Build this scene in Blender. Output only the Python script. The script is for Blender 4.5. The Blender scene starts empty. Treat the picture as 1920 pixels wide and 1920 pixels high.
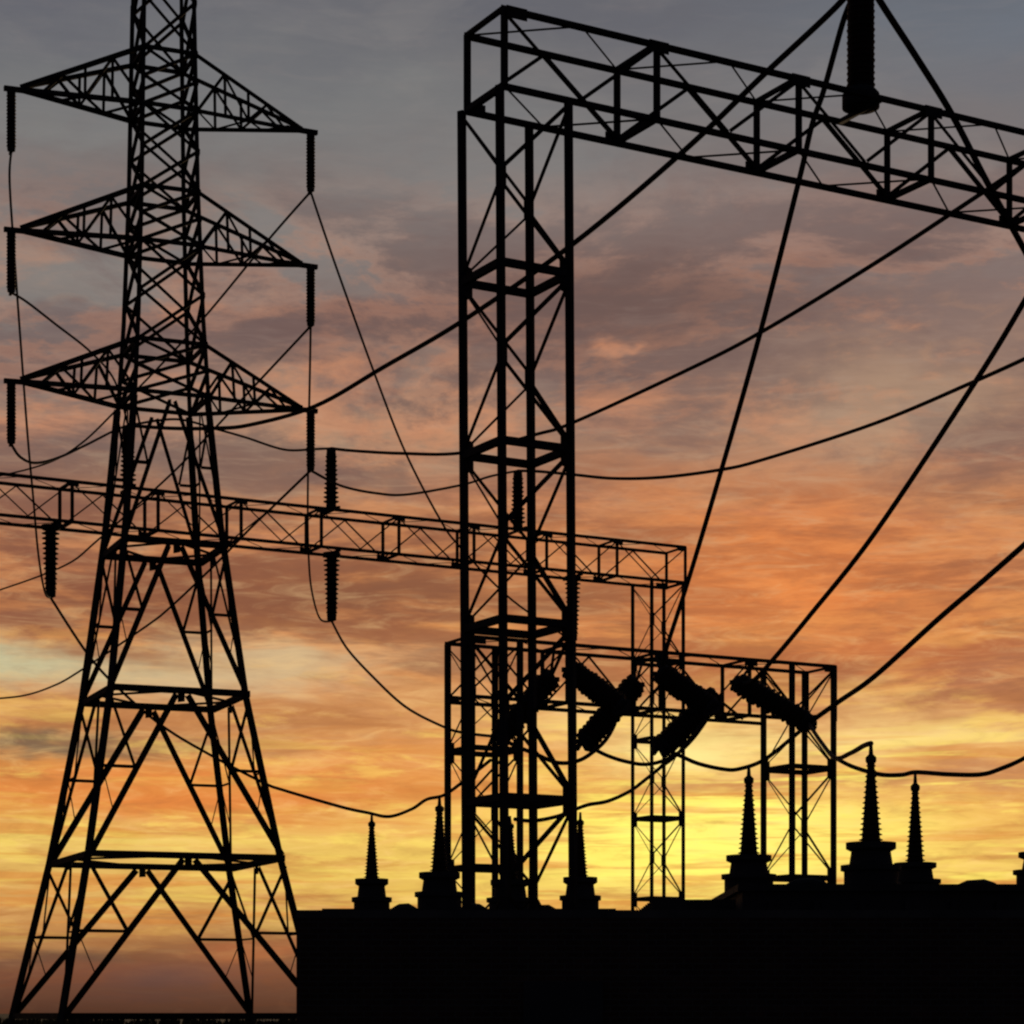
import bpy, bmesh, math, random
from mathutils import Vector, Matrix
random.seed(7)
sc = bpy.context.scene
COL = sc.collection
F, HZ, EYE = 4500.0, 1900.0, 1.7        # focal length (px of the 1920 px photo), horizon row, eye height

def at(u, v, Y):
    """photo pixel at a distance Y -> point of the place"""
    return Vector(((u - 960) / F * Y, Y, EYE + (HZ - v) / F * Y))

# ------------------------------------------------------------------ materials
def mat(name, col, rough=.85, var=.35, scale=6., bump=.0, metallic=0., kind='noise'):
    m = bpy.data.materials.new(name); m.use_nodes = True
    nt = m.node_tree; b = nt.nodes['Principled BSDF']
    b.inputs['Roughness'].default_value = rough
    b.inputs['Metallic'].default_value = metallic
    b.inputs['Specular IOR Level'].default_value = .25
    tc = nt.nodes.new('ShaderNodeTexCoord')
    n = nt.nodes.new('ShaderNodeTexNoise'); n.inputs['Scale'].default_value = scale; n.inputs['Detail'].default_value = 6
    nt.links.new(tc.outputs['Object'], n.inputs['Vector'])
    r = nt.nodes.new('ShaderNodeValToRGB')
    r.color_ramp.elements[0].position = .3; r.color_ramp.elements[1].position = .75
    r.color_ramp.elements[0].color = [c * (1 - var) for c in col] + [1]
    r.color_ramp.elements[1].color = [min(1, c * (1 + var)) for c in col] + [1]
    nt.links.new(n.outputs['Fac'], r.inputs['Fac'])
    src = r.outputs['Color']
    if kind == 'brick':
        bt = nt.nodes.new('ShaderNodeTexBrick'); bt.inputs['Scale'].default_value = 1.
        bt.inputs['Brick Width'].default_value = .23; bt.inputs['Row Height'].default_value = .075
        bt.inputs['Mortar Size'].default_value = .008
        mp = nt.nodes.new('ShaderNodeMapping'); mp.inputs['Rotation'].default_value = (math.pi / 2, 0, 0)
        nt.links.new(tc.outputs['Object'], mp.inputs['Vector']); nt.links.new(mp.outputs['Vector'], bt.inputs['Vector'])
        bt.inputs['Mortar'].default_value = (.11, .10, .09, 1)
        nt.links.new(src, bt.inputs['Color1']); bt.inputs['Color2'].default_value = [c * .7 for c in col] + [1]
        src = bt.outputs['Color']
    nt.links.new(src, b.inputs['Base Color'])
    if bump:
        bp = nt.nodes.new('ShaderNodeBump'); bp.inputs['Strength'].default_value = bump; bp.inputs['Distance'].default_value = .02
        nt.links.new(n.outputs['Fac'], bp.inputs['Height']); nt.links.new(bp.outputs['Normal'], b.inputs['Normal'])
    return m
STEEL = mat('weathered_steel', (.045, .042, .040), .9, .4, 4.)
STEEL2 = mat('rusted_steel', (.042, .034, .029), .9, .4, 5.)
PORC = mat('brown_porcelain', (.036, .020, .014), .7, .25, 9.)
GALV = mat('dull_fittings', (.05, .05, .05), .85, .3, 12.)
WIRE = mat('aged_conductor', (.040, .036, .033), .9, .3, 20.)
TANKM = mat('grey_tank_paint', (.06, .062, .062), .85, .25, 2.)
BRICK = mat('dark_brick', (.10, .055, .040), .9, .3, 3., .2, kind='brick')
CONC = mat('stained_concrete', (.12, .115, .105), .95, .3, 2., .2)
GRAVEL = mat('dark_gravel', (.035, .032, .03), 1., .4, 8., .4)

# ------------------------------------------------------------------ mesh helpers
def frame(d):
    d = d.normalized()
    ref = Vector((0, 0, 1)) if abs(d.z) < .9 else Vector((.883, .469, 0))
    x = d.cross(ref).normalized(); y = x.cross(d).normalized()
    return x, y
def prism(bm, a, b, prof):
    a, b = Vector(a), Vector(b); x, y = frame(b - a)
    va = [bm.verts.new(a + x * p + y * q) for p, q in prof]; vb = [bm.verts.new(b + x * p + y * q) for p, q in prof]
    n = len(prof)
    for i in range(n): bm.faces.new((va[i], va[(i + 1) % n], vb[(i + 1) % n], vb[i]))
    bm.faces.new(va[::-1]); bm.faces.new(vb)
def angle(bm, a, b, w):
    """a rolled steel angle (L section) of leg width w"""
    h, t = w / 2, max(w * .16, .008)
    prism(bm, a, b, [(-h, -h), (h, -h), (h, -h + t), (-h + t, -h + t), (-h + t, h), (-h, h)])
def bar(bm, a, b, w, h=None):
    h = (h or w) / 2; w = w / 2
    prism(bm, a, b, [(-w, -h), (w, -h), (w, h), (-w, h)])
def box(bm, c, sx, sy, sz, rot=0.):
    """box standing on c"""
    M = Matrix.Translation(Vector(c) + Vector((0, 0, sz / 2))) @ Matrix.Rotation(rot, 4, 'Z') @ Matrix.Diagonal((sx, sy, sz, 1))
    bmesh.ops.create_cube(bm, size=1, matrix=M)
def lathe(bm, prof, p0=(0, 0, 0), axis=(0, 0, 1), n=20):
    """profile [(radius, height)] turned round an axis"""
    p0 = Vector(p0); ax = Vector(axis).normalized(); x, y = frame(ax)
    rings = []
    for r, h in prof:
        r = max(r, .002)
        rings.append([bm.verts.new(p0 + ax * h + (x * math.cos(2 * math.pi * k / n) + y * math.sin(2 * math.pi * k / n)) * r) for k in range(n)])
    for A, B in zip(rings, rings[1:]):
        for k in range(n): bm.faces.new((A[k], A[(k + 1) % n], B[(k + 1) % n], B[k]))
    bm.faces.new(rings[0][::-1]); bm.faces.new(rings[-1])
def tube(bm, pts, r, n=8):
    rings = []
    for i, p in enumerate(pts):
        d = pts[min(i + 1, len(pts) - 1)] - pts[max(i - 1, 0)]
        x, y = frame(d)
        rings.append([bm.verts.new(p + (x * math.cos(2 * math.pi * k / n) + y * math.sin(2 * math.pi * k / n)) * r) for k in range(n)])
    for A, B in zip(rings, rings[1:]):
        for k in range(n): bm.faces.new((A[k], A[(k + 1) % n], B[(k + 1) % n], B[k]))
    bm.faces.new(rings[0][::-1]); bm.faces.new(rings[-1])
def obj(name, bm, m, parent=None, smooth=False):
    bmesh.ops.recalc_face_normals(bm, faces=bm.faces)
    me = bpy.data.meshes.new(name); bm.to_mesh(me); bm.free(); me.materials.append(m)
    if smooth:
        for p in me.polygons: p.use_smooth = True
    o = bpy.data.objects.new(name, me); COL.objects.link(o)
    if parent: o.parent = parent
    return o
def tag(o, label, cat, group=None, kind=None):
    if label: o['label'] = label
    if cat: o['category'] = cat
    if group: o['group'] = group
    if kind: o['kind'] = kind
    return o
def thing(name, label, cat, loc=(0, 0, 0), rz=0., group=None):
    o = bpy.data.objects.new(name, None); o.empty_display_size = .2; COL.objects.link(o)
    o.location = loc; o.rotation_euler = (0, 0, rz)
    return tag(o, label, cat, group)
B = bmesh.new

# ------------------------------------------------------------------ ground
bm = B()
for xs in (-1, ):
    vs = [bm.verts.new(p) for p in ((-6000, -300, 0), (6000, -300, 0), (6000, 9000, 0), (-6000, 9000, 0))]
    bm.faces.new(vs)
tag(obj('ground', bm, GRAVEL), 'dark flat gravel ground of the switchyard', 'ground', kind='structure')

SCRUB = mat('dry_scrub', (.05, .055, .03), 1., .4, 3.)
bm = B()
for i in range(1500):                                     # ragged dry scrub beyond the yard
    y = random.uniform(150, 420); x = random.uniform(-.26, .26) * y; h = random.uniform(.35, 1.5) * (1 if random.random() < .8 else 1.25)
    for k in range(9):
        a = random.uniform(0, 6.28); r_ = random.uniform(.05, .7); q = Vector((x + math.cos(a) * r_, y + math.sin(a) * r_, 0))
        t = q + Vector((random.uniform(-.35, .35), random.uniform(-.3, .3), h * random.uniform(.5, 1.)))
        w_ = Vector((math.cos(a + 1.5), math.sin(a + 1.5), 0)) * random.uniform(.05, .16)
        bm.faces.new([bm.verts.new(c_) for c_ in (q - w_, q + w_, q.lerp(t, .6) + w_ * 1.3, t, q.lerp(t, .6) - w_ * 1.3)])
tag(obj('scrub', bm, SCRUB), 'dark ragged scrub on the flat ground beyond the pylon', 'scrub', kind='stuff')

# ------------------------------------------------------------------ lattice gantries
AL = math.radians(28)
D1 = Vector((math.cos(AL), math.sin(AL), 0)); D2 = Vector((-math.sin(AL), math.cos(AL), 0))
S = 1.35
AL1 = math.radians(29.6)                               # the near gantry stands a touch more oblique
def column(root, t0, ztop, rings, lean=0., leg=.115, dg=.055):
    """square lattice column: corners near, right, far, left; K bracing whose nodes alternate"""
    def P(k, z):
        a, b = [(0, 0), (S, 0), (S, S), (0, S)][k]
        q = Vector((t0 + a, b, z)); q.x -= lean * (ztop - z) * D1.x; q.y += lean * (ztop - z) * D1.y
        return q
    lv = sorted(rings)
    bm = B(); c = P(0, 0); box(bm, ((P(0, 0) + P(2, 0)) / 2) - Vector((0, 0, .15)), S + .6, S + .6, .4)
    colm = obj('column', bm, CONC, root); colm['label'] = 'lattice column on a concrete footing'
    for k in range(4):
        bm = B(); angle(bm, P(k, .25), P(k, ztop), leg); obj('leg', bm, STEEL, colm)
    for z in lv:
        bm = B()
        for k in range(4): bar(bm, P(k, z), P((k + 1) % 4, z), .09, .13)
        for k in (1, 3):                                   # gusset plates on the outer corners
            o = (P((k + 2) % 4, z) - P(k, z)).normalized() * .07
            bar(bm, P(k, z - .28) + o, P(k, z + .24) + o, .15, .15)
        obj('ring_frame', bm, STEEL, colm)
    ends = [.3] + lv + [ztop]
    if lv[0] < 1.2: ends = ends[1:]
    bm = B()
    for a, b in zip(ends, ends[1:]):
        m = (a + b) / 2
        if b - a < 1.2: continue
        for nk in (0, 2):
            for ok in (1, 3):
                w = dg * (1 if (nk, ok) in ((0, 1), (2, 1)) else .62)
                angle(bm, P(nk, m - .08), P(ok, a + .08), w); angle(bm, P(nk, m + .08), P(ok, b - .08), w)
            o = (P((nk + 2) % 4, m) - P(nk, m)).normalized() * .05
            bar(bm, P(nk, m - .2) + o, P(nk, m + .2) + o, .13, .13)
    obj('bracing', bm, STEEL2, colm)
    return colm
def gantry(label, loc, t0, t1, step, zb, zt, cols, rings, ztop=None, lean=0., leg=.115, ch=.125, vt=.095, dg=.055, low=None, al=None):
    root = thing('steel_gantry', label, 'gantry', loc, AL if al is None else al, 'lattice steel gantries of the switchyard')
    for t in cols: column(root, t, ztop or zb, rings, lean, leg, dg)
    n = round((t1 - t0) / step)
    nodes = [t0 + (t1 - t0) * i / n for i in range(n + 1)]
    w0, w1 = .02, S - .02
    l0, l1 = low or (t0 - .03, t1 + .03)
    beam = None
    for y in (w0, w1):
        for z in (zb, zt):
            bm = B(); a, b = (l0, l1) if z == zb else (t0 - .03, t1 + .03)
            angle(bm, (a, y, z), (b, y, z), ch)
            if beam is None: beam = obj('beam', bm, STEEL, root)
            else: obj('chord', bm, STEEL, beam)
    for t in nodes:                                       # transverse frame at each node: two posts, two ties
        bm = B(); zl = zb if l0 <= t + .1 and t - .1 <= l1 else None
        if zl: bar(bm, (t, w0, zb), (t, w1, zb), vt)
        bar(bm, (t, w0, zt), (t, w1, zt), vt * .8)
        for y in (w0, w1): angle(bm, (t, y, zb), (t, y, zt), vt)
        obj('cross_frame', bm, STEEL, beam)
    bm = B()
    for a, b in zip(nodes, nodes[1:]):
        m = (a + b) / 2
        for s, e in ((a, m), (b, m)):
            angle(bm, (s, w0, zt - .05), (e, w0, zb + .05), dg)
            angle(bm, (s, w1, zb + .05), (e, w1, zt - .05), dg)
        if l0 <= a + .1 and b - .1 <= l1:
            angle(bm, (a, w0, zb), (m, w1, zb), dg * .55); angle(bm, (m, w1, zb), (b, w0, zb), dg * .55)
        angle(bm, (a, w1, zt), (m, w0, zt), dg * .5); angle(bm, (m, w0, zt), (b, w1, zt), dg * .5)
    obj('lattice', bm, STEEL2, beam)
    for i, t in enumerate(nodes):                         # gusset plates where verticals and diagonals meet a chord
        g = .2; tc_ = min(max(t, t0 + g), t1 - g)
        bm = B(); box(bm, (tc_, w0 - .075, zt - .18), 2 * g, .02, .2); obj('gusset_plate', bm, STEEL, beam)
        if l0 <= t + .1 and t - .1 <= l1:
            bm = B(); box(bm, (tc_, w1 + .075, zb - .02), 2 * g, .02, .2); obj('gusset_plate', bm, STEEL, beam)
    return root
g1 = at(937, 1900, 40.5); g1.z = 0
G1 = gantry('tall lattice gantry whose beam runs out of the top right corner', g1, .1, 21.59, 3.07, 17.39, 18.70, (0, 20.24),
            [2.35, 5.36, 8.37, 11.38, 14.39], 17.36, -.0060, dg=.068, al=AL1)
g2 = at(1222, 1900, 87.3); g2.z = 0
G2 = gantry('far lattice gantry with a long low-looking beam passing behind the pylon', g2, -27.55, 1.45, 2.9, 17.5, 18.8, (0, -27.5),
            [3.05, 5.9, 8.85, 11.73, 14.6], 17.47, 0., .10, .115, .085, .045)
g3 = at(1485, 1900, 64.0); g3.z = 0
G3 = gantry('low short lattice gantry carrying the slanted strain insulators', g3, -9.62, 1.42, 2.76, 9.57, 11.05, (0, -9.58),
            [2.35, 5.35, 8.3], 11.02, 0., .125, .10, .08, .045, (-9.65, -.05))

# ------------------------------------------------------------------ lattice pylon
BE = math.radians(22.); TY = 68.0
A1 = Vector((math.cos(BE), math.sin(BE), 0)); A2 = Vector((-math.sin(BE), math.cos(BE), 0))
TC = Vector((-9.845, TY, 0))
tower = thing('lattice_pylon', 'tall tapering transmission pylon with three pairs of crossarms', 'pylon', TC, BE)
def zv(v): return EYE + (HZ - v) / F * TY
LV = [(-330, .12), (-80, .69), (0, .71), (360, .80), (600, .92), (760, 1.05), (1000, 1.35), (1310, 1.90), (1615, 2.68), (1905, 3.58), (2005, 3.88)]
def pq(v):
    for (a, p0), (b, p1) in zip(LV, LV[1:]):
        if a <= v <= b: return (p0 + (p1 - p0) * (v - a) / (b - a),) * 2
def TP(k, v):
    p, q = pq(v); a, b = [(-1, -1), (1, -1), (1, 1), (-1, 1)][k]
    return Vector((a * p, b * q, zv(v)))
for k in range(4):
    bm = B()
    for (a, _), (b, _) in zip(LV, LV[1:]): angle(bm, TP(k, a), TP(k, b), .13 if b <= 0 else (.15 if b <= 760 else .235))
    box(bm, TP(k, 2005) - Vector((0, 0, .35)), .55, .55, .5)
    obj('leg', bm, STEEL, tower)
XL = [-80, 16, 112, 165, 217, 294, 370, 420, 471, 563, 656, 705, 754]
bm = B()
for a, b in zip([-300, -220, -150] + XL, [-220, -150, -80] + XL[1:]):
    for k in range(4):
        j = (k + 1) % 4
        angle(bm, TP(k, a), TP(j, b), .09); angle(bm, TP(j, a), TP(k, b), .09)
obj('cross_bracing', bm, STEEL2, tower)
for v in (112, 217, 370, 471, 656, 754, 1033, 1310, 1615, 1905):
    bm = B(); w = .09 if v < 800 else .15
    for k in range(4): bar(bm, TP(k, v), TP((k + 1) % 4, v), w, w * 1.15)
    if v > 800:
        for k in range(4): bar(bm, (TP(k, v) + TP((k + 1) % 4, v)) / 2, (TP((k + 1) % 4, v) + TP((k + 2) % 4, v)) / 2, .06)
    obj('ring_frame', bm, STEEL, tower)
for a, b in ((768, 1025), (1040, 1305), (1318, 1610), (1622, 1903)):
    bm = B(); big = a > 1000
    for k in range(4):
        j = (k + 1) % 4; th = 1. if k % 2 == 0 else .42        # the wide faces carry the heavy bracing
        apex = (TP(k, a) + TP(j, a)) / 2; vn = a + (b - a) * .47
        for c, s in ((k, j), (j, k)):
            off = (TP(c, a) - apex).normalized() * min(.18, (TP(c, a) - apex).length * .3)
            angle(bm, apex + off * (1 if big else .4), TP(c, b), (.175 if big else .13) * th)
            node = (apex + off).lerp(TP(c, b), .47)
            angle(bm, TP(c, a + 8), node, (.10 if big else .08) * max(th, .5))
            angle(bm, node, TP(c, vn), .085 * max(th, .6))
            n2 = (apex + off).lerp(TP(c, b), .74)
            if big: angle(bm, TP(c, vn), n2, .035)
        if big: bar(bm, apex - Vector((0, 0, .2)), apex + Vector((0, 0, .08)), .26 * th, .03)
    obj('leg_bracing', bm, STEEL2, tower)
HANG = 4.32; PX = []
for vt, vb, vtip in ((112, 217, 207), (370, 471, 465), (656, 754, 742)):
    for s in (-1, 1):
        ks = (1, 2) if s > 0 else (0, 3)
        tip = Vector((s * (HANG - .25), 0, zv(vtip)))
        bm = B()
        for k in ks:
            angle(bm, TP(k, vb), tip, .12); angle(bm, TP(k, vt), tip + Vector((0, 0, .06)), .12)
        arm = obj('crossarm', bm, STEEL, tower)
        bm = B(); N = 6
        def L(p, q, i): return p.lerp(q, i)
        fr = [0, .26, .48, .66, .82]
        for k in ks:
            for i in range(4):
                lo0, lo1 = L(TP(k, vb), tip, fr[i]), L(TP(k, vb), tip, fr[i + 1])
                up0, up1 = L(TP(k, vt), tip, fr[i]), L(TP(k, vt), tip, fr[i + 1])
                if i % 2 == 0: angle(bm, lo0, up1, .075)
                else: angle(bm, up0, lo1, .075)
                if i < 2: angle(bm, lo1, up1, .06)
        for i in range(4):
            angle(bm, L(TP(ks[i % 2], vb), tip, fr[i]), L(TP(ks[1 - i % 2], vb), tip, fr[i + 1]), .06)
        obj('bracing', bm, STEEL2, arm)
        bm = B(); bar(bm, tip - Vector((s * .5, 0, 0)), Vector((s * (HANG + .2), 0, tip.z - .02)), .14, .12)
        obj('hanger_plate', bm, STEEL, arm)
        PX.append((s, tower_pt := TC + A1 * s * HANG + Vector((0, 0, tip.z - .07))))

# ------------------------------------------------------------------ insulators
def shed_profile(L, n, r, core, r_end=None, jit=0.):
    p = []; r_end = r if r_end is None else r_end
    for i in range(n):
        h = L * i / n; g = L / n; rr = (r + (r_end - r) * i / max(1, n - 1)) * (1 + random.uniform(-jit, jit))
        p += [(core, h), (core, h + g * .15), (rr * .97, h + g * .42), (rr, h + g * .52), (rr * .72, h + g * .66), (core, h + g * .8)]
    p.append((core, L)); return p
def insulator(name, label, p0, p1, n, r, core, group, r_end=None, cap=.12, capr=None, cat='insulator', saddle=False):
    """string from p0 to p1: end fittings and a stack of sheds"""
    p0, p1 = Vector(p0), Vector(p1); ax = (p1 - p0); L = ax.length; ax = ax / L
    o = thing(name, label, cat, p0, 0, group)
    z = Vector((0, 0, 0))
    bm = B(); lathe(bm, shed_profile(L - 2 * cap, n, r, core, r_end, .07 if name == 'strain_insulator' else .015), z + ax * cap, ax, 24)
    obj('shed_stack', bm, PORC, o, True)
    c = capr or core * 1.05
    bm = B(); lathe(bm, [(c * .6, 0), (c, .015), (c, cap * .7), (core, cap)], z, ax, 20); 
    if saddle: bar(bm, Vector((0, 0, 0)) - D2 * .66 + Vector((0, 0, -.03)), D2 * .66 + Vector((0, 0, -.03)), .1, .08)
    obj('base_fitting', bm, GALV, o, True)
    bm = B(); c2 = core * .95
    lathe(bm, [(core, 0), (c2, cap * .3), (c2, cap * .8), (c2 * .5, cap)], z + ax * (L - cap), ax, 20)
    if name == 'strain_insulator':
        for h in (.02, L - .02):
            bm_ = bm; bm = B()
            bar(bm, z + ax * (h - .05) - D2 * .05, z + ax * (h + .05) + D2 * .05, .34, .5)
            bar(bm, z + ax * h - D1 * .26, z + ax * h + D1 * .26, .09, .12)
            obj('yoke_plate', bm, GALV, o); bm = bm_
        bar(bm, z + ax * L - D1 * .1, z + ax * (L + .28) - D1 * .04, .1, .1)
    if name == 'suspension_insulator': bar(bm, z + ax * L - A2 * .2, z + ax * L + A2 * .2, .07, .07)
    obj('end_fitting', bm, GALV, o, True)
    return o
GP = 'suspension insulators on the pylon arms'
LT = {(-1, 0): 'black insulator string under the top left crossarm', (1, 0): 'black insulator string under the top right crossarm',
      (-1, 1): 'black insulator string under the middle left crossarm', (1, 1): 'black insulator string under the middle right crossarm',
      (-1, 2): 'black insulator string under the bottom left crossarm', (1, 2): 'black insulator string under the bottom right crossarm'}
TIPB = {}
for i, (s, p) in enumerate(PX):
    lv = i // 2; L = 1.68
    insulator('suspension_insulator', LT[(s, lv)], p, p - Vector((0, 0, L)), 15, .135, .115, GP, cap=.1)
    TIPB[(s, lv)] = p - Vector((0, 0, L))
def on_beam(g, u, w):
    """point of a gantry, at width w, that stands at photo column u"""
    al = AL1 if g is g1 else AL
    d1 = Vector((math.cos(al), math.sin(al), 0)); d2 = Vector((-math.sin(al), math.cos(al), 0))
    b = g + d2 * w; k = (u - 960) / F
    t = (k * b.y - b.x) / (d1.x - k * d1.y)
    return b + d1 * t
POST = {}
for u, h, lab in ((240, 2.05, 'post insulator on the far beam seen inside the pylon legs'),
                  (621, 2.1, 'ribbed post insulator standing on the far beam right of the pylon'),
                  (971, 2.1, 'post insulator on the far beam seen through the tall gantry column')):
    p = on_beam(g2, u, .67); p.z = 18.92
    insulator('post_insulator', lab, p, p + Vector((0, 0, h)), 11, .27, .17, 'post insulators on gantry beams', .20, .2, saddle=True)
    POST[u] = p + Vector((0, 0, h))
p = on_beam(g1, 1614, .67); p.z = 18.70
insulator('post_insulator', 'thick post insulator standing on the tall gantry beam at the top edge', p, p + Vector((0, 0, 2.72)), 17, .27, .25,
          'post insulators on gantry beams', .26, .38, .35, saddle=True)
POST[1614] = p + Vector((0, 0, 2.67))
HB = {}
for u, lab in ((95, 'insulator hanging under the far beam left of the pylon'), (622, 'insulator hanging under the far beam right of the pylon'),
               (1074, 'insulator hanging under the far beam beside the tall gantry column')):
    p = on_beam(g2, u, .67); p.z = 17.46
    q = p - Vector((0, 0, 2.35))
    insulator('hanging_insulator', lab, p, q, 12, .29, .17, 'insulators hanging from the far beam', .2, .2, .3, saddle=True)
    HB[u] = q
# strain strings at the low gantry
SI = [((1032, 1272), (938, 1382), 61.2, 61.0, 'strain insulator slanting behind the tall gantry column'),
      ((1070, 1256), (1166, 1328), 60.6, 60.0, 'strain insulator sloping down right just beside the tall gantry column'),
      ((1192, 1282), (1096, 1392), 62.4, 61.6, 'strain insulator sloping down left between two gantry columns'),
      ((1240, 1264), (1338, 1330), 61.4, 60.6, 'strain insulator sloping down right in front of the far gantry column'),
      ((1340, 1306), (1240, 1402), 63.2, 62.4, 'strain insulator sloping down left in front of the far gantry column'),
      ((1384, 1280), (1516, 1356), 62.6, 61.8, 'long strain insulator sloping down right into the low gantry column')]
SE = []
for (u0, v0), (u1, v1), y0, y1, lab in SI:
    a, b = at(u0, v0, y0), at(u1, v1, y1)
    insulator('strain_insulator', lab, a, b, 13, .315, .255, 'strain insulators on the low gantry', cap=.1)
    SE.append((a, b))
# link irons tying the strain strings to the gantry chords
def link(label, a, b, r=.04):
    bm = B(); tube(bm, [Vector(a), (Vector(a) + Vector(b)) / 2, Vector(b)], r); return tag(obj('link_rod', bm, GALV), label, 'link rod', 'link rods of the strain insulators')
for i, (u, w, z, lab) in enumerate(((1040, .02, 11.0, 'short rod tying the insulator behind the tall column to the low beam'),
                                    (1060, .02, 11.0, 'short rod at the upper end of the insulator beside the tall column'),
                                    (1205, 1.33, 11.0, 'short rod at the upper end of the insulator between two columns'),
                                    (1228, .02, 11.0, 'short rod at the upper end of the insulator crossing the far column'),
                                    (1392, .9, 9.6, 'slanted rod joining the low beam to a left-sloping insulator'),
                                    (1412, .3, 11.0, 'short rod at the upper end of the long insulator by the low column'))):
    p = on_beam(g3, u, w); p.z = z
    link(lab, p, SE[i][0])

# ------------------------------------------------------------------ conductors
def spline(P, n=8):
    out = []
    for i in range(len(P) - 1):
        p0, p1, p2, p3 = P[max(i - 1, 0)], P[i], P[i + 1], P[min(i + 2, len(P) - 1)]
        for k in range(n):
            t = k / n
            out.append(.5 * ((2 * p1) + (p2 - p0) * t + (2 * p0 - 5 * p1 + 4 * p2 - p3) * t * t + (3 * p1 - p0 - 3 * p2 + p3) * t ** 3))
    out.append(P[-1]); return out
def conductor(label, pts, Y0, Y1, r, group='overhead conductors', start=None, end=None):
    """a cable hanging in one vertical plane between two distances"""
    us = [p[0] for p in pts]; du = us[-1] - us[0]
    mono = abs(du) > 60 and all((b - a) * du >= 0 for a, b in zip(us, us[1:]))
    cl = [0]
    for a, b in zip(pts, pts[1:]): cl.append(cl[-1] + math.hypot(b[0] - a[0], b[1] - a[1]))
    P = []
    for (u, v), l in zip(pts, cl):
        k = (u - us[0]) / du if mono else l / cl[-1]
        P.append(at(u, v, 1 / ((1 - k) / Y0 + k / Y1)))
    if start is not None: P[0] = Vector(start)
    if end is not None: P[-1] = Vector(end)
    bm = B(); tube(bm, spline(P), r * 1.2)
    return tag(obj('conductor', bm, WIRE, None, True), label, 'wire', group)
Yp = lambda u: POST[u].y
R, r = .05, .034
Yr, Yl = TIPB[(1, 0)].y, TIPB[(-1, 0)].y
conductor('thick cable from the top edge insulator down behind the tall column to the pylon', [(1615, -42), (1580, 0), (1430, 142), (1280, 285), (1075, 457), (870, 600), (720, 688), (590, 762), (467, 797), (400, 803), (320, 803), (243, 792)], Yp(1614), Yp(240), R, start=POST[1614], end=POST[240])
conductor('sagging wire from the pylon legs to the post insulator right of it', [(243, 775), (330, 786), (403, 804), (460, 820), (533, 843), (590, 842), (621, 836)], Yp(240), Yp(621), r, start=POST[240], end=POST[621])
conductor('cable from that ribbed post insulator up to the right end of the tall beam', [(621, 838), (660, 845), (750, 850), (867, 849), (1007, 814), (1073, 793), (1280, 698), (1425, 624), (1640, 494), (1835, 366), (1960, 282)], Yp(621), 49., .043, start=POST[621])
conductor('low sagging cable from the post insulator inside the tall column to the right edge', [(971, 886), (1010, 884), (1075, 890), (1150, 897), (1240, 895), (1350, 881), (1430, 862), (1640, 794), (1830, 714), (1960, 655)], Yp(971), 54., .043, start=POST[971])
conductor('sagging wire from the bottom right pylon insulator to the tall column', [(580, 887), (640, 911), (707, 925), (765, 927), (867, 909), (920, 893), (971, 884)], Yr, Yp(971), r, start=TIPB[(1, 2)], end=POST[971])
conductor('wire looping from the bottom left pylon insulator up into the pylon legs', [(20, 838), (37, 856), (65, 868), (107, 859), (160, 835), (215, 807), (240, 793)], Yl, Yp(240), r, start=TIPB[(-1, 2)], end=POST[240])
conductor('thin wire from the top left insulator down to the hanging insulator left of the pylon', [(15, 286), (18, 340), (27, 480), (40, 660), (52, 820), (62, 930), (72, 1040), (84, 1110), (97, 1132)], Yl, HB[95].y, .028, start=TIPB[(-1, 0)], end=HB[95])
conductor('thin wire from the middle left insulator slanting behind the pylon', [(20, 546), (50, 566), (103, 607), (170, 660), (215, 714), (240, 770)], Yl, Yp(240), .03, start=TIPB[(-1, 1)], end=POST[240])
conductor('long thin wire from the top right insulator slanting down right to the tall column', [(579, 365), (606, 430), (640, 528), (705, 708), (760, 848), (824, 972), (862, 1025), (960, 1125), (1074, 1192)], Yr, HB[1074].y, .03, start=TIPB[(1, 0)], end=HB[1074])
conductor('thin wire dropping from the middle right insulator past the far beam', [(581, 613), (581, 700), (579, 800), (577, 950), (579, 1050), (585, 1110), (600, 1160), (622, 1182)], Yr, HB[622].y, .028, start=TIPB[(1, 1)], end=HB[622])
conductor('thin wire from the top right insulator slanting down left behind the pylon', [(577, 366), (503, 450), (390, 587), (300, 686), (217, 770), (153, 831), (90, 868), (0, 892), (-60, 900)], Yr, 100., .03, start=TIPB[(1, 0)])
conductor('thin wire from the middle right insulator slanting down left behind the pylon', [(577, 614), (490, 710), (400, 806), (320, 890), (183, 1013), (120, 1061), (0, 1106), (-60, 1122)], Yr, 100., .03, start=TIPB[(1, 1)])
conductor('thin wire from the bottom right insulator slanting down left through the pylon', [(577, 890), (515, 947), (470, 990), (400, 1062), (320, 1138), (273, 1175), (150, 1258), (100, 1286), (40, 1305), (-40, 1312)], Yr, 100., .032, start=TIPB[(1, 2)])
conductor('wire running from the hanging insulator through the pylon to the leftmost bushing', [(97, 1133), (167, 1230), (230, 1298), (307, 1363), (397, 1417), (493, 1467), (533, 1482), (640, 1513), (690, 1524), (730, 1531), (772, 1517), (800, 1499), (832, 1491), (868, 1466), (920, 1425)], HB[95].y, 57., .036, start=HB[95])
conductor('sagging wire from the hanging insulator right of the pylon to the low gantry', [(622, 1183), (650, 1215), (700, 1270), (760, 1325), (830, 1362), (870, 1374), (940, 1386)], HB[622].y, 61., .034, start=HB[622], end=SE[0][1])
conductor('dropped wire from the insulator beside the tall column to the low gantry', [(1074, 1192), (1070, 1215), (1062, 1240), (1068, 1258)], HB[1074].y, 60.6, .034, start=HB[1074], end=SE[1][0])
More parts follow.
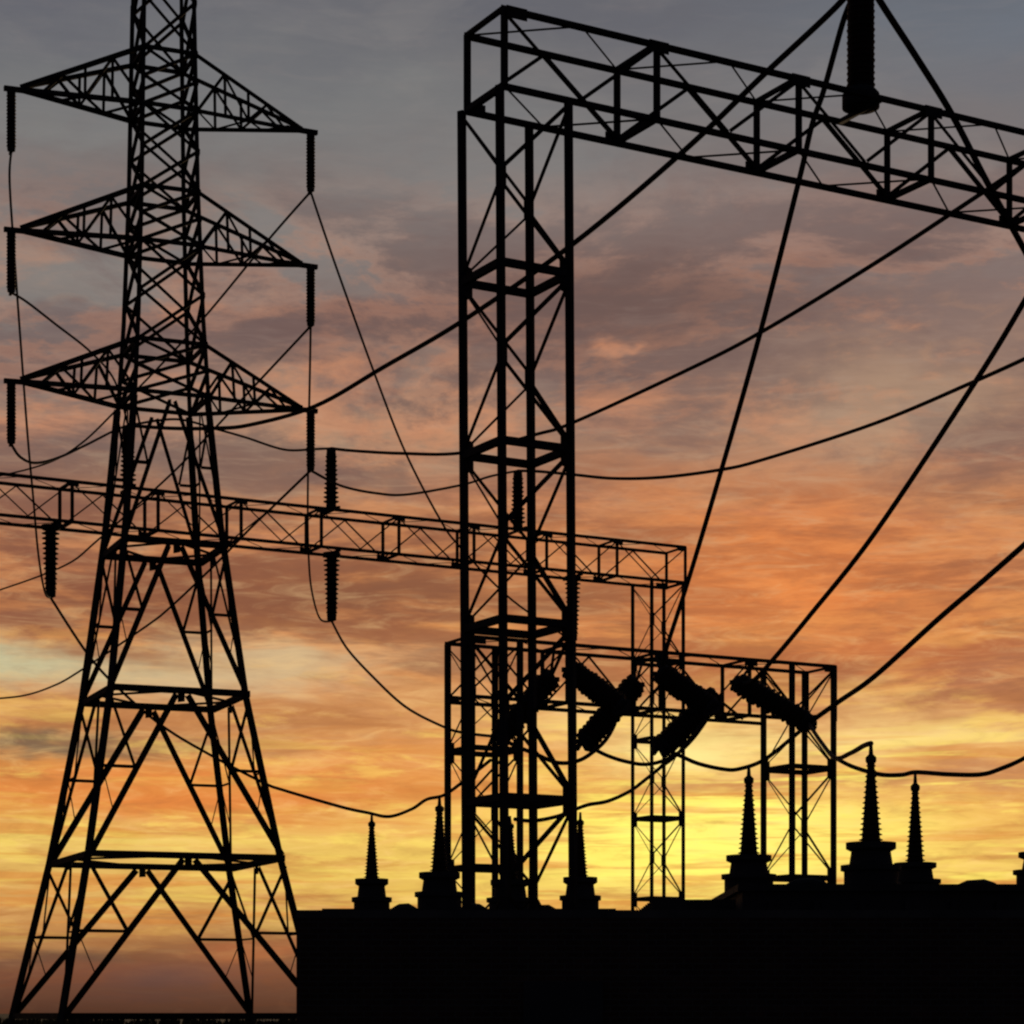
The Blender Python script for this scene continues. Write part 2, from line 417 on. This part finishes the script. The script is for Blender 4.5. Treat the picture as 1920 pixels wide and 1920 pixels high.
conductor('steep cable from the top edge insulator down to the low gantry', [(1615, -42), (1600, -10), (1580, 43), (1545, 168), (1522, 236), (1497, 343), (1423, 633), (1350, 890), (1290, 1090), (1250, 1215), (1240, 1264)], Yp(1614), 61.4, R, start=POST[1614], end=SE[3][0])
conductor('cable from the top edge insulator slanting down across the beam to the right', [(1615, -42), (1650, 2), (1720, 110), (1785, 215), (1850, 340), (1905, 440), (1960, 540)], Yp(1614), 51., .055, start=POST[1614])
conductor('straight cable from the right edge down to the low gantry beam', [(1960, 495), (1920, 566), (1830, 714), (1640, 1000), (1520, 1152), (1450, 1236), (1410, 1278), (1384, 1282)], 48., 62.6, R, end=SE[5][0])
conductor('lowest slanting cable from the right edge to the low gantry column', [(1960, 986), (1920, 1022), (1840, 1092), (1760, 1160), (1640, 1268), (1575, 1314), (1516, 1354)], 52., 61.8, .055, end=SE[5][1])
GJ = 'jumper loops under the low gantry'
conductor('jumper loop under the insulators beside the tall column', [(938, 1384), (965, 1398), (1000, 1412), (1045, 1430), (1085, 1426), (1118, 1405), (1142, 1378), (1166, 1332)], 61.0, 60.0, .045, GJ, start=SE[0][1], end=SE[1][1])
conductor('jumper loop between two left-sloping insulators', [(1098, 1394), (1128, 1412), (1170, 1427), (1215, 1433), (1262, 1418), (1300, 1384), (1338, 1334)], 61.6, 60.6, .042, GJ, start=SE[2][1], end=SE[3][1])
conductor('wide jumper loop ending at the low gantry column', [(1242, 1404), (1277, 1418), (1310, 1432), (1355, 1442), (1385, 1442), (1432, 1425), (1487, 1382), (1514, 1357)], 62.4, 61.8, .045, GJ, start=SE[4][1], end=SE[5][1])
conductor('drop wire from the left-sloping insulators to the bushing by the tall column', [(1242, 1436), (1210, 1462), (1180, 1484), (1140, 1502), (1103, 1509), (1075, 1519), (1044, 1531), (1000, 1539), (965, 1536)], 61., 56., .04, 'drop wires to the bushings', )
conductor('short drop wire from the left-sloping insulator to its jumper', [(1320, 1352), (1295, 1384), (1266, 1418), (1242, 1436)], 62., 61., .04, 'drop wires to the bushings')
conductor('drop wire from the long insulator to the tallest bushing', [(1516, 1358), (1540, 1392), (1566, 1421), (1595, 1412), (1620, 1398), (1633, 1394)], 61.8, 43.5, .042, 'drop wires to the bushings', start=SE[5][1])
conductor('wavy wire passing behind the tallest bushing out to the right edge', [(1566, 1421), (1600, 1438), (1650, 1452), (1690, 1453), (1718, 1448), (1780, 1452), (1840, 1452), (1880, 1440), (1920, 1422), (1970, 1392)], 52., 46., .04, 'drop wires to the bushings')

# ------------------------------------------------------------------ transformers with bushings
def transformer(label, x0, x1, y0, y1, ztop, bush, fins):
    cx, cy = (x0 + x1) / 2, (y0 + y1) / 2
    root = thing('power_transformer', label, 'transformer', (cx, cy, 0), 0, 'power transformers behind the building')
    w, d = x1 - x0, y1 - y0
    bm = B(); box(bm, (0, 0, .3), w, d, ztop - .42); box(bm, (0, 0, ztop - .12), w + .16, d + .16, .12)
    for i in range(int(w / .8)):
        x = -w / 2 + .5 + i * .8
        for s in (-1, 1): box(bm, (x, s * (d / 2 + .05), .45), .1, .1, ztop - .75)
    obj('tank', bm, TANKM, root)
    bm = B(); box(bm, (0, 0, 0), w + .8, d + .8, .3); obj('plinth', bm, CONC, root)
    for sx, zt in fins:
        bm = B()
        for i in range(9): box(bm, (sx, -d / 2 + .4 + i * (d - .8) / 8, .7), 1.5, .06, zt - .7)
        bar(bm, (sx, -d / 2 + .3, zt - .15), (sx, d / 2 - .3, zt - .15), .14); bar(bm, (sx, -d / 2 + .3, .85), (sx, d / 2 - .3, .85), .14)
        obj('radiator', bm, TANKM, root)
    for a, b in zip(bush, bush[1:]):
        pa, pb = at(a[0], 0, a[5]) - Vector((cx, cy, 0)), at(b[0], 0, b[5]) - Vector((cx, cy, 0))
        P_ = [Vector((pa.x + (pb.x - pa.x) * q, pa.y + (pb.y - pa.y) * q, ztop - .06 + h)) for q, h in ((.28, 0), (.34, .13), (.42, .2), (.55, .2), (.62, .13), (.7, 0))]
        bm = B(); tube(bm, P_, .1); obj('oil_pipe', bm, TANKM, root)
    for u, vt, vc, vb, hw, Y in bush:
        p = at(u, vb, Y) - Vector((cx, cy, 0)); zt, zc, zb = at(u, vt, Y).z, at(u, vc, Y).z, ztop
        k = Y / F; W = hw * k
        prof = [(W * 1.12, 0), (W * 1.12, (zc - zb) * .36), (W * 1.26, (zc - zb) * .38), (W * 1.26, (zc - zb) * .50), (W * .9, (zc - zb) * .52), (W * .82, (zc - zb) * .80), (W * 1.04, (zc - zb) * .86), (W * 1.04, zc - zb)]
        bm = B(); lathe(bm, prof, (p.x, p.y, zb), (0, 0, 1), 28); bu = obj('bushing', bm, TANKM, root)
        L = (zt - zc)
        n = 15; r0, r1 = W * .50, W * .20
        pr = []
        for i in range(n):
            g = L * .80 / n; h = i * g; rr = r0 + (r1 - r0) * i / (n - 1)
            pr += [(rr * .78, h), (rr * .78, h + g * .35), (rr, h + g * .45), (rr * .98, h + g * .6), (rr * .8, h + g * .72)]
        pr.append((r1 * .8, L * .80))
        bm = B(); lathe(bm, pr, (p.x, p.y, zc), (0, 0, 1), 20); obj('shed_stack', bm, PORC, bu, True)
        bm = B(); lathe(bm, [(r1 * .9, 0), (r1 * 1.15, L * .02), (r1 * 1.15, L * .06), (r1 * .5, L * .09), (r1 * .34, L * .2)], (p.x, p.y, zc + L * .80), (0, 0, 1), 16); obj('terminal', bm, GALV, bu, True)
    return root
transformer('distant transformer whose thin bushings rise around the tall gantry column', -4.0, 2.15, 51.6, 57.6, 3.95,
            [(697, 1526, 1648, 1705, 30, 55.5), (824, 1494, 1636, 1705, 37, 53.2), (956, 1530, 1650, 1705, 35, 55.5), (1088, 1523, 1645, 1705, 31, 54.5)], [(3.9, 3.6)])
transformer('larger transformer with tall ribbed bushings on the right', 4.05, 10.6, 42.2, 48.4, 3.97,
            [(1404, 1436, 1604, 1670, 41, 45.5), (1633, 1394, 1580, 1660, 45, 43.5), (1716, 1450, 1618, 1664, 38, 46.5), (1958, 1410, 1598, 1660, 46, 43.5)], [(-4.1, 3.72)])

# ------------------------------------------------------------------ control building in front
x0 = (553 - 960) / F * 30.; x1 = 16.
root = thing('control_building', 'low flat-roofed building filling the lower right as a black block', 'building', ((x0 + x1) / 2, 34, 0))
w = x1 - x0
bm = B(); box(bm, (0, 0, 0), w, 7.6, 2.90); obj('wall', bm, BRICK, root)
bm = B(); box(bm, (0, 0, 2.90), w + .006, 7.606, .10); obj('roof', bm, CONC, root)
bm = B(); box(bm, (0, -3.83, 0), w - .1, .06, .35); obj('plinth', bm, CONC, root)
for dx in (-6., 1.5):
    bm = B(); box(bm, (dx, -3.84, .0), 1.0, .06, 2.1); dr = obj('door', bm, TANKM, root)
    bm = B(); box(bm, (dx + .4, -3.9, 1.0), .03, .06, .14); obj('handle', bm, GALV, dr)

# ------------------------------------------------------------------ sky
W = bpy.data.worlds.new('World'); sc.world = W; W.use_nodes = True
nt = W.node_tree; nt.nodes.clear(); LK = nt.links.new
def sock(node, i, v):
    if isinstance(v, (int, float)): node.inputs[i].default_value = v
    else: LK(v, node.inputs[i])
def M(op, a, b=None, c=None, clamp=False):
    n = nt.nodes.new('ShaderNodeMath'); n.operation = op; n.use_clamp = clamp
    for i, v in enumerate((a, b, c)):
        if v is not None: sock(n, i, v)
    return n.outputs[0]
def add(a, b): return M('ADD', a, b)
def sub(a, b): return M('SUBTRACT', a, b)
def mul(a, b, clamp=False): return M('MULTIPLY', a, b, clamp=clamp)
def ss(x, a, b):
    n = nt.nodes.new('ShaderNodeMapRange'); n.interpolation_type = 'SMOOTHSTEP'
    sock(n, 0, x); n.inputs[1].default_value = a; n.inputs[2].default_value = b; n.inputs[3].default_value = 0; n.inputs[4].default_value = 1
    return n.outputs[0]
def vec(x, y, z=0.):
    n = nt.nodes.new('ShaderNodeCombineXYZ'); sock(n, 0, x); sock(n, 1, y); sock(n, 2, z); return n.outputs[0]
def noise(v, scale, detail=6, rough=.55, dist=0.):
    n = nt.nodes.new('ShaderNodeTexNoise'); LK(v, n.inputs['Vector']); n.inputs['Scale'].default_value = scale
    n.inputs['Detail'].default_value = detail; n.inputs['Roughness'].default_value = rough; n.inputs['Distortion'].default_value = dist
    return n.outputs['Fac']
def lin(c):
    return [((x / 255 + .055) / 1.055) ** 2.4 if x > 10 else x / 255 / 12.92 for x in c] + [1]
def mix(f, a, b, blend='MIX'):
    n = nt.nodes.new('ShaderNodeMix'); n.data_type = 'RGBA'; n.blend_type = blend; n.clamp_factor = True
    sock(n, 0, f)
    for i, v in ((6, a), (7, b)):
        if isinstance(v, (tuple, list)): n.inputs[i].default_value = lin(v)
        else: LK(v, n.inputs[i])
    return n.outputs[2]
tc = nt.nodes.new('ShaderNodeTexCoord'); sp = nt.nodes.new('ShaderNodeSeparateXYZ'); LK(tc.outputs['Generated'], sp.inputs[0])
x, y, z = sp.outputs
az = M('ARCTAN2', x, y); hh = M('SQRT', add(mul(x, x), mul(y, y))); el = M('DIVIDE', z, M('MAXIMUM', hh, .02))
S0 = M('DIVIDE', az, .21); T0 = M('DIVIDE', el, .4222)
# clouds lie on a level sheet far overhead: they are foreshortened into streaks near the horizon
k = M('DIVIDE', 1., M('MAXIMUM', add(el, .10), .01))
P = vec(mul(mul(az, k), .62), k, 0.)
nbig = noise(P, .55, 5, .55, .3); nmid = noise(P, 1.3, 6, .6, .4); nfin = noise(P, 3.4, 6, .62, .2)
A = vec(mul(az, 1.), mul(el, 2.), 3.)
wob = noise(A, 9., 5, .6); wob2 = noise(vec(az, mul(el, 2.4), 8.), 14., 6, .6, .5)
fine = noise(vec(mul(az, 1.), mul(el, 2.6), 5.), 46., 6, .6, .6)
wf = M('MINIMUM', add(.22, mul(M('MAXIMUM', T0, 0.), 1.5)), 1.)
T = add(T0, mul(mul(sub(wob, .5), wf), .18)); Sx = add(S0, mul(sub(wob2, .5), .5))
T = add(T, mul(mul(sub(nmid, .5), wf), .14))
rp = nt.nodes.new('ShaderNodeValToRGB'); LK(T, rp.inputs['Fac'])
STOPS = [(0, (110, 72, 58)), (.05, (136, 90, 68)), (.10, (198, 148, 84)), (.15, (224, 180, 94)), (.22, (222, 156, 82)), (.31, (196, 134, 86)), (.40, (174, 104, 66)),
         (.50, (168, 114, 84)), (.60, (152, 118, 102)), (.70, (136, 116, 112)), (.79, (134, 129, 128)), (.90, (122, 123, 125)), (1., (104, 106, 114))]
e = rp.color_ramp.elements
while len(e) < len(STOPS): e.new(.5)
for q, (p, c) in zip(e, STOPS): q.position = p; q.color = lin(c)
c = rp.outputs['Color']
def blob(u, v, ru, rv, warp=True):
    """soft patch of the sky round one direction"""
    s, t = (u - 960) / 960, (1900 - v) / 1900
    ds = M('DIVIDE', sub(Sx if warp else S0, s), ru / 960); dt = M('DIVIDE', sub(T if warp else T0, t), rv / 1900)
    return M('EXPONENT', mul(add(mul(ds, ds), mul(dt, dt)), -1.))
low = M('SUBTRACT', 1., ss(T0, .22, .5))
# left and right sides of the gradient
c = mix(mul(blob(150, 560, 620, 300), .75), c, (128, 129, 127))
c = mix(mul(blob(1900, 60, 420, 190), .8), c, (110, 119, 131))
c = mix(mul(blob(60, 30, 380, 130), .6), c, (103, 104, 114))
c = mix(mul(blob(1250, 560, 300, 130), .75), c, (118, 98, 96))
c = mix(mul(blob(520, 640, 210, 80), .45), c, (130, 104, 98))
c = mix(mul(blob(1600, 840, 360, 120), .65), c, (178, 146, 120))
c = mix(mul(blob(620, 820, 260, 90), .5), c, (178, 152, 124))
c = mix(mul(blob(450, 1100, 560, 95), .8), c, (148, 96, 72))
c = mix(mul(blob(1460, 1090, 320, 170), .9), c, (226, 128, 56))
# sheets of cloud
c = mix(mul(ss(nbig, .48, .70), mul(ss(T0, .3, .6), .55)), c, (124, 108, 106))
c = mix(mul(ss(fine, .5, .72), mul(ss(T0, .85, .5), .30)), c, (206, 150, 106))
# the glow round the low sun, behind thin cloud
glow = M('MINIMUM', mul(blob(1330, 1570, 480, 105), add(.55, mul(sub(nfin, .5), 1.4))), 1.)
c = mix(glow, c, (255, 226, 98))
c = mix(mul(blob(1340, 1550, 280, 105), add(.66, mul(sub(nfin, .5), 1.2))), c, (255, 244, 140))
c = mix(mul(blob(1290, 1600, 320, 80), .7), c, (252, 246, 112))
c = mix(mul(blob(700, 1640, 300, 60), .6), c, (232, 204, 92))
c = mix(mul(blob(1215, 636, 46, 15), .8), c, (214, 148, 104))
c = mix(mul(blob(880, 640, 34, 46), .6), c, (208, 132, 88))
# long banks of cloud low over the horizon
for u, v, ru, rv, a, col in ((1680, 1225, 430, 56, .7, (178, 104, 66)), (1820, 1285, 300, 50, .8, (164, 106, 80)), (1345, 1398, 170, 44, .75, (250, 232, 148)), (1720, 1392, 420, 36, .8, (238, 208, 138)), (1500, 1468, 520, 19, .75, (186, 124, 82)),
                             (1880, 1470, 240, 34, .6, (178, 122, 92)), (1250, 1345, 330, 26, .5, (250, 232, 156)), (640, 1120, 620, 80, .7, (152, 94, 68)), (40, 1130, 240, 70, .5, (138, 92, 72)),
                             (30, 1250, 330, 42, .95, (190, 180, 142)), (470, 1285, 260, 40, .75, (206, 182, 142)), (60, 1352, 260, 22, .6, (186, 134, 96)),
                             (40, 1402, 340, 22, .85, (118, 98, 80)), (560, 1385, 240, 24, .5, (176, 128, 92)), (250, 1480, 560, 42, .85, (222, 136, 62)),
                             (760, 1430, 240, 40, .6, (216, 142, 78)), (200, 1610, 560, 48, .7, (218, 182, 98)), (260, 1735, 520, 40, .6, (204, 146, 82))):
    c = mix(mul(blob(u, v, ru, rv), a), c, col)
# streaks of cloud across everything
tone = nt.nodes.new('ShaderNodeValToRGB'); LK(T0, tone.inputs['Fac'])
te = tone.color_ramp.elements
te.new(.5); te.new(.7)
for q, (p, cc) in zip(te, ((.0, (150, 84, 50)), (.2, (200, 128, 58)), (.42, (134, 84, 66)), (.85, (104, 104, 108)))): q.position = p; q.color = lin(cc)
tonb = nt.nodes.new('ShaderNodeValToRGB'); LK(T0, tonb.inputs['Fac'])
te = tonb.color_ramp.elements
te.new(.5); te.new(.7)
for q, (p, cc) in zip(te, ((.0, (196, 122, 72)), (.19, (255, 236, 112)), (.42, (232, 152, 84)), (.85, (150, 146, 146)))): q.position = p; q.color = lin(cc)
ns1 = noise(P, 3.0, 7, .62, .25); ns2 = noise(vec(mul(az, k), add(k, 7.3), 2.), 4.2, 7, .62, .25)
hi = mul(ss(T0, .75, .3), ss(T0, .02, .13))
c = mix(mul(ss(ns1, .49, .62), add(.13, mul(hi, .38))), c, tone.outputs['Color'])
c = mix(mul(ss(ns2, .50, .64), add(.08, mul(hi, .36))), c, tonb.outputs['Color'])
lw = mul(ss(T0, .33, .22), ss(T0, .04, .10))
st = noise(vec(mul(az, .9), mul(el, 15.), 40.), 9., 6, .6, .35); st2 = noise(vec(mul(az, 1.1), mul(el, 15.), 47.), 8., 6, .6, .35)
c = mix(mul(ss(st, .50, .60), mul(lw, .58)), c, (212, 138, 58))
c = mix(mul(ss(st2, .52, .62), mul(lw, mul(add(.25, blob(1400, 1580, 520, 190)), .75))), c, (255, 244, 112))
# ragged mauve and orange patches in the middle of the sky
mA = noise(vec(mul(az, 1.), mul(el, 2.1), 11.), 9., 8, .62, .3); mB = noise(vec(mul(az, .8), mul(el, 2.3), 17.), 13., 8, .62, .3)
midw = mul(ss(T0, .42, .56), ss(T0, .92, .70))
c = mix(mul(ss(mA, .46, .60), mul(midw, .62)), c, (114, 92, 92))
c = mix(mul(ss(mB, .53, .66), mul(mul(ss(T0, .36, .5), ss(T0, .84, .62)), .60)), c, (206, 142, 104))
c = mix(mul(ss(noise(vec(mul(az, 1.), mul(el, 2.2), 23.), 11., 7, .6, .5), .50, .68), mul(ss(T0, .66, .8), .28)), c, (142, 138, 136))
for u, v, ru, rv, a, col in ((1270, 560, 300, 95, .62, (108, 88, 88)), (540, 620, 190, 50, .5, (118, 94, 92)), (1480, 430, 330, 60, .4, (150, 134, 130)),
                             (1690, 770, 260, 80, .35, (176, 152, 130)), (600, 1120, 500, 60, .45, (134, 86, 66)), (280, 1860, 640, 84, .92, (112, 73, 58)), (330, 1830, 260, 24, .5, (150, 90, 62))):
    c = mix(mul(blob(u, v, ru, rv), a), c, col)
bk = noise(vec(mul(az, 1.), mul(el, 2.5), 53.), 7.5, 7, .66, .25)
bw = mul(ss(T0, .45, .56), ss(T0, .86, .72))
c = mix(mul(mul(ss(bk, .44, .50), ss(bk, .60, .50)), mul(bw, .24)), c, (208, 140, 102))
c = mix(mul(ss(bk, .48, .58), mul(bw, .62)), c, (110, 88, 87))
bk2 = noise(P, 1.9, 7, .66, .25)
bw2 = mul(ss(T0, .27, .36), ss(T0, .56, .46))
c = mix(mul(mul(ss(bk2, .43, .49), ss(bk2, .58, .49)), mul(bw2, .32)), c, (238, 158, 84))
c = mix(mul(ss(bk2, .47, .57), mul(bw2, .62)), c, (136, 82, 60))
for u, v, ru, rv, a, col in ((20, 1256, 290, 38, .95, (194, 188, 152)), (430, 1290, 300, 30, .55, (204, 178, 138)), (40, 1402, 300, 20, .6, (116, 96, 80)), (1180, 560, 330, 80, .6, (106, 85, 84)), (1560, 560, 260, 50, .4, (122, 98, 94)), (860, 1115, 300, 46, .4, (124, 78, 60)), (1460, 1110, 360, 130, .38, (224, 124, 54)), (1650, 1235, 380, 36, .5, (170, 92, 54)), (620, 1500, 420, 20, .5, (206, 124, 56)), (330, 1490, 420, 34, .55, (222, 128, 52)), (300, 1845, 150, 30, .7, (98, 72, 72)), (90, 1800, 160, 14, .5, (92, 76, 66)), (470, 1795, 110, 15, .6, (178, 104, 62)), (150, 1772, 120, 12, .5, (172, 118, 70)),
                             (1330, 1395, 180, 44, .55, (250, 234, 150)), (620, 1130, 480, 50, .35, (130, 82, 62))):
    c = mix(mul(blob(u, v, ru, rv), a), c, col)
c = mix(mul(blob(1215, 636, 40, 12), .5), c, (208, 140, 102))
grain = noise(vec(mul(az, .38), mul(el, 2.), 31.), 85., 5, .65, .8)
c = mix(mul(ss(grain, .46, .75), mul(mul(.24, add(.04, ss(T0, .03, .13))), add(.25, ss(T0, .8, .45)))), c, mix(ss(T0, .2, .7), (255, 214, 140), (170, 150, 140)))
c = mix(mul(ss(grain, .52, .25), mul(.22, add(.25, ss(T0, .8, .45)))), c, mix(ss(T0, .2, .7), (140, 80, 48), (96, 88, 88)))
hs = nt.nodes.new('ShaderNodeHueSaturation'); hs.inputs['Saturation'].default_value = .97; LK(c, hs.inputs['Color'])
gm = nt.nodes.new('ShaderNodeGamma'); gm.inputs['Gamma'].default_value = 1.12; LK(hs.outputs['Color'], gm.inputs['Color'])
sv = nt.nodes.new('ShaderNodeVectorMath'); sv.operation = 'SCALE'; LK(gm.outputs['Color'], sv.inputs[0]); sv.inputs['Scale'].default_value = 1.09
c = sv.outputs[0]
# away from the sunset the dusk sky is deep and dim
front = ss(y, .35, .93)
dusk = mix(ss(T0, 0., 2.), (40, 36, 44), (24, 28, 40))
c = mix(front, dusk, c)
c = mix(ss(z, .02, -.02), c, (22, 18, 16))
SUN_EL, SUN_AZ = math.radians(4.5), math.radians(4.5)
sky = nt.nodes.new('ShaderNodeTexSky'); sky.sky_type = 'NISHITA'; sky.sun_disc = False
sky.sun_elevation = SUN_EL; sky.sun_rotation = SUN_AZ; sky.dust_density = 3.
c2 = nt.nodes.new('ShaderNodeVectorMath'); c2.operation = 'SCALE'; LK(sky.outputs[0], c2.inputs[0]); c2.inputs['Scale'].default_value = .0015
c = mix(1., c, c2.outputs[0], 'ADD')
bg = nt.nodes.new('ShaderNodeBackground'); LK(c, bg.inputs['Color']); bg.inputs['Strength'].default_value = 1.
ow = nt.nodes.new('ShaderNodeOutputWorld'); LK(bg.outputs[0], ow.inputs['Surface'])

# ------------------------------------------------------------------ sun and camera
sd = bpy.data.lights.new('sun', 'SUN'); sd.energy = .5; sd.angle = math.radians(3.); sd.color = (1., .72, .42)
so = bpy.data.objects.new('sun', sd); COL.objects.link(so)
dirv = Vector((math.sin(SUN_AZ) * math.cos(SUN_EL), math.cos(SUN_AZ) * math.cos(SUN_EL), math.sin(SUN_EL)))
so.rotation_euler = dirv.to_track_quat('Z', 'Y').to_euler(); so.location = dirv * 200
cd = bpy.data.cameras.new('camera'); cam = bpy.data.objects.new('camera', cd); COL.objects.link(cam)
cam.location = (0, 0, EYE); cam.rotation_euler = (math.pi / 2, 0, 0)
cd.sensor_width = 36; cd.lens = 36 * F / 1920; cd.shift_y = (HZ - 960) / 1920; cd.clip_end = 20000; cd.clip_start = .1
sc.camera = cam
vs = sc.view_settings; vs.view_transform = 'Standard'; vs.look = 'None'; vs.exposure = 0; vs.gamma = 1
sc.cycles.filter_width = 2.3
sc.cycles.max_bounces = 4
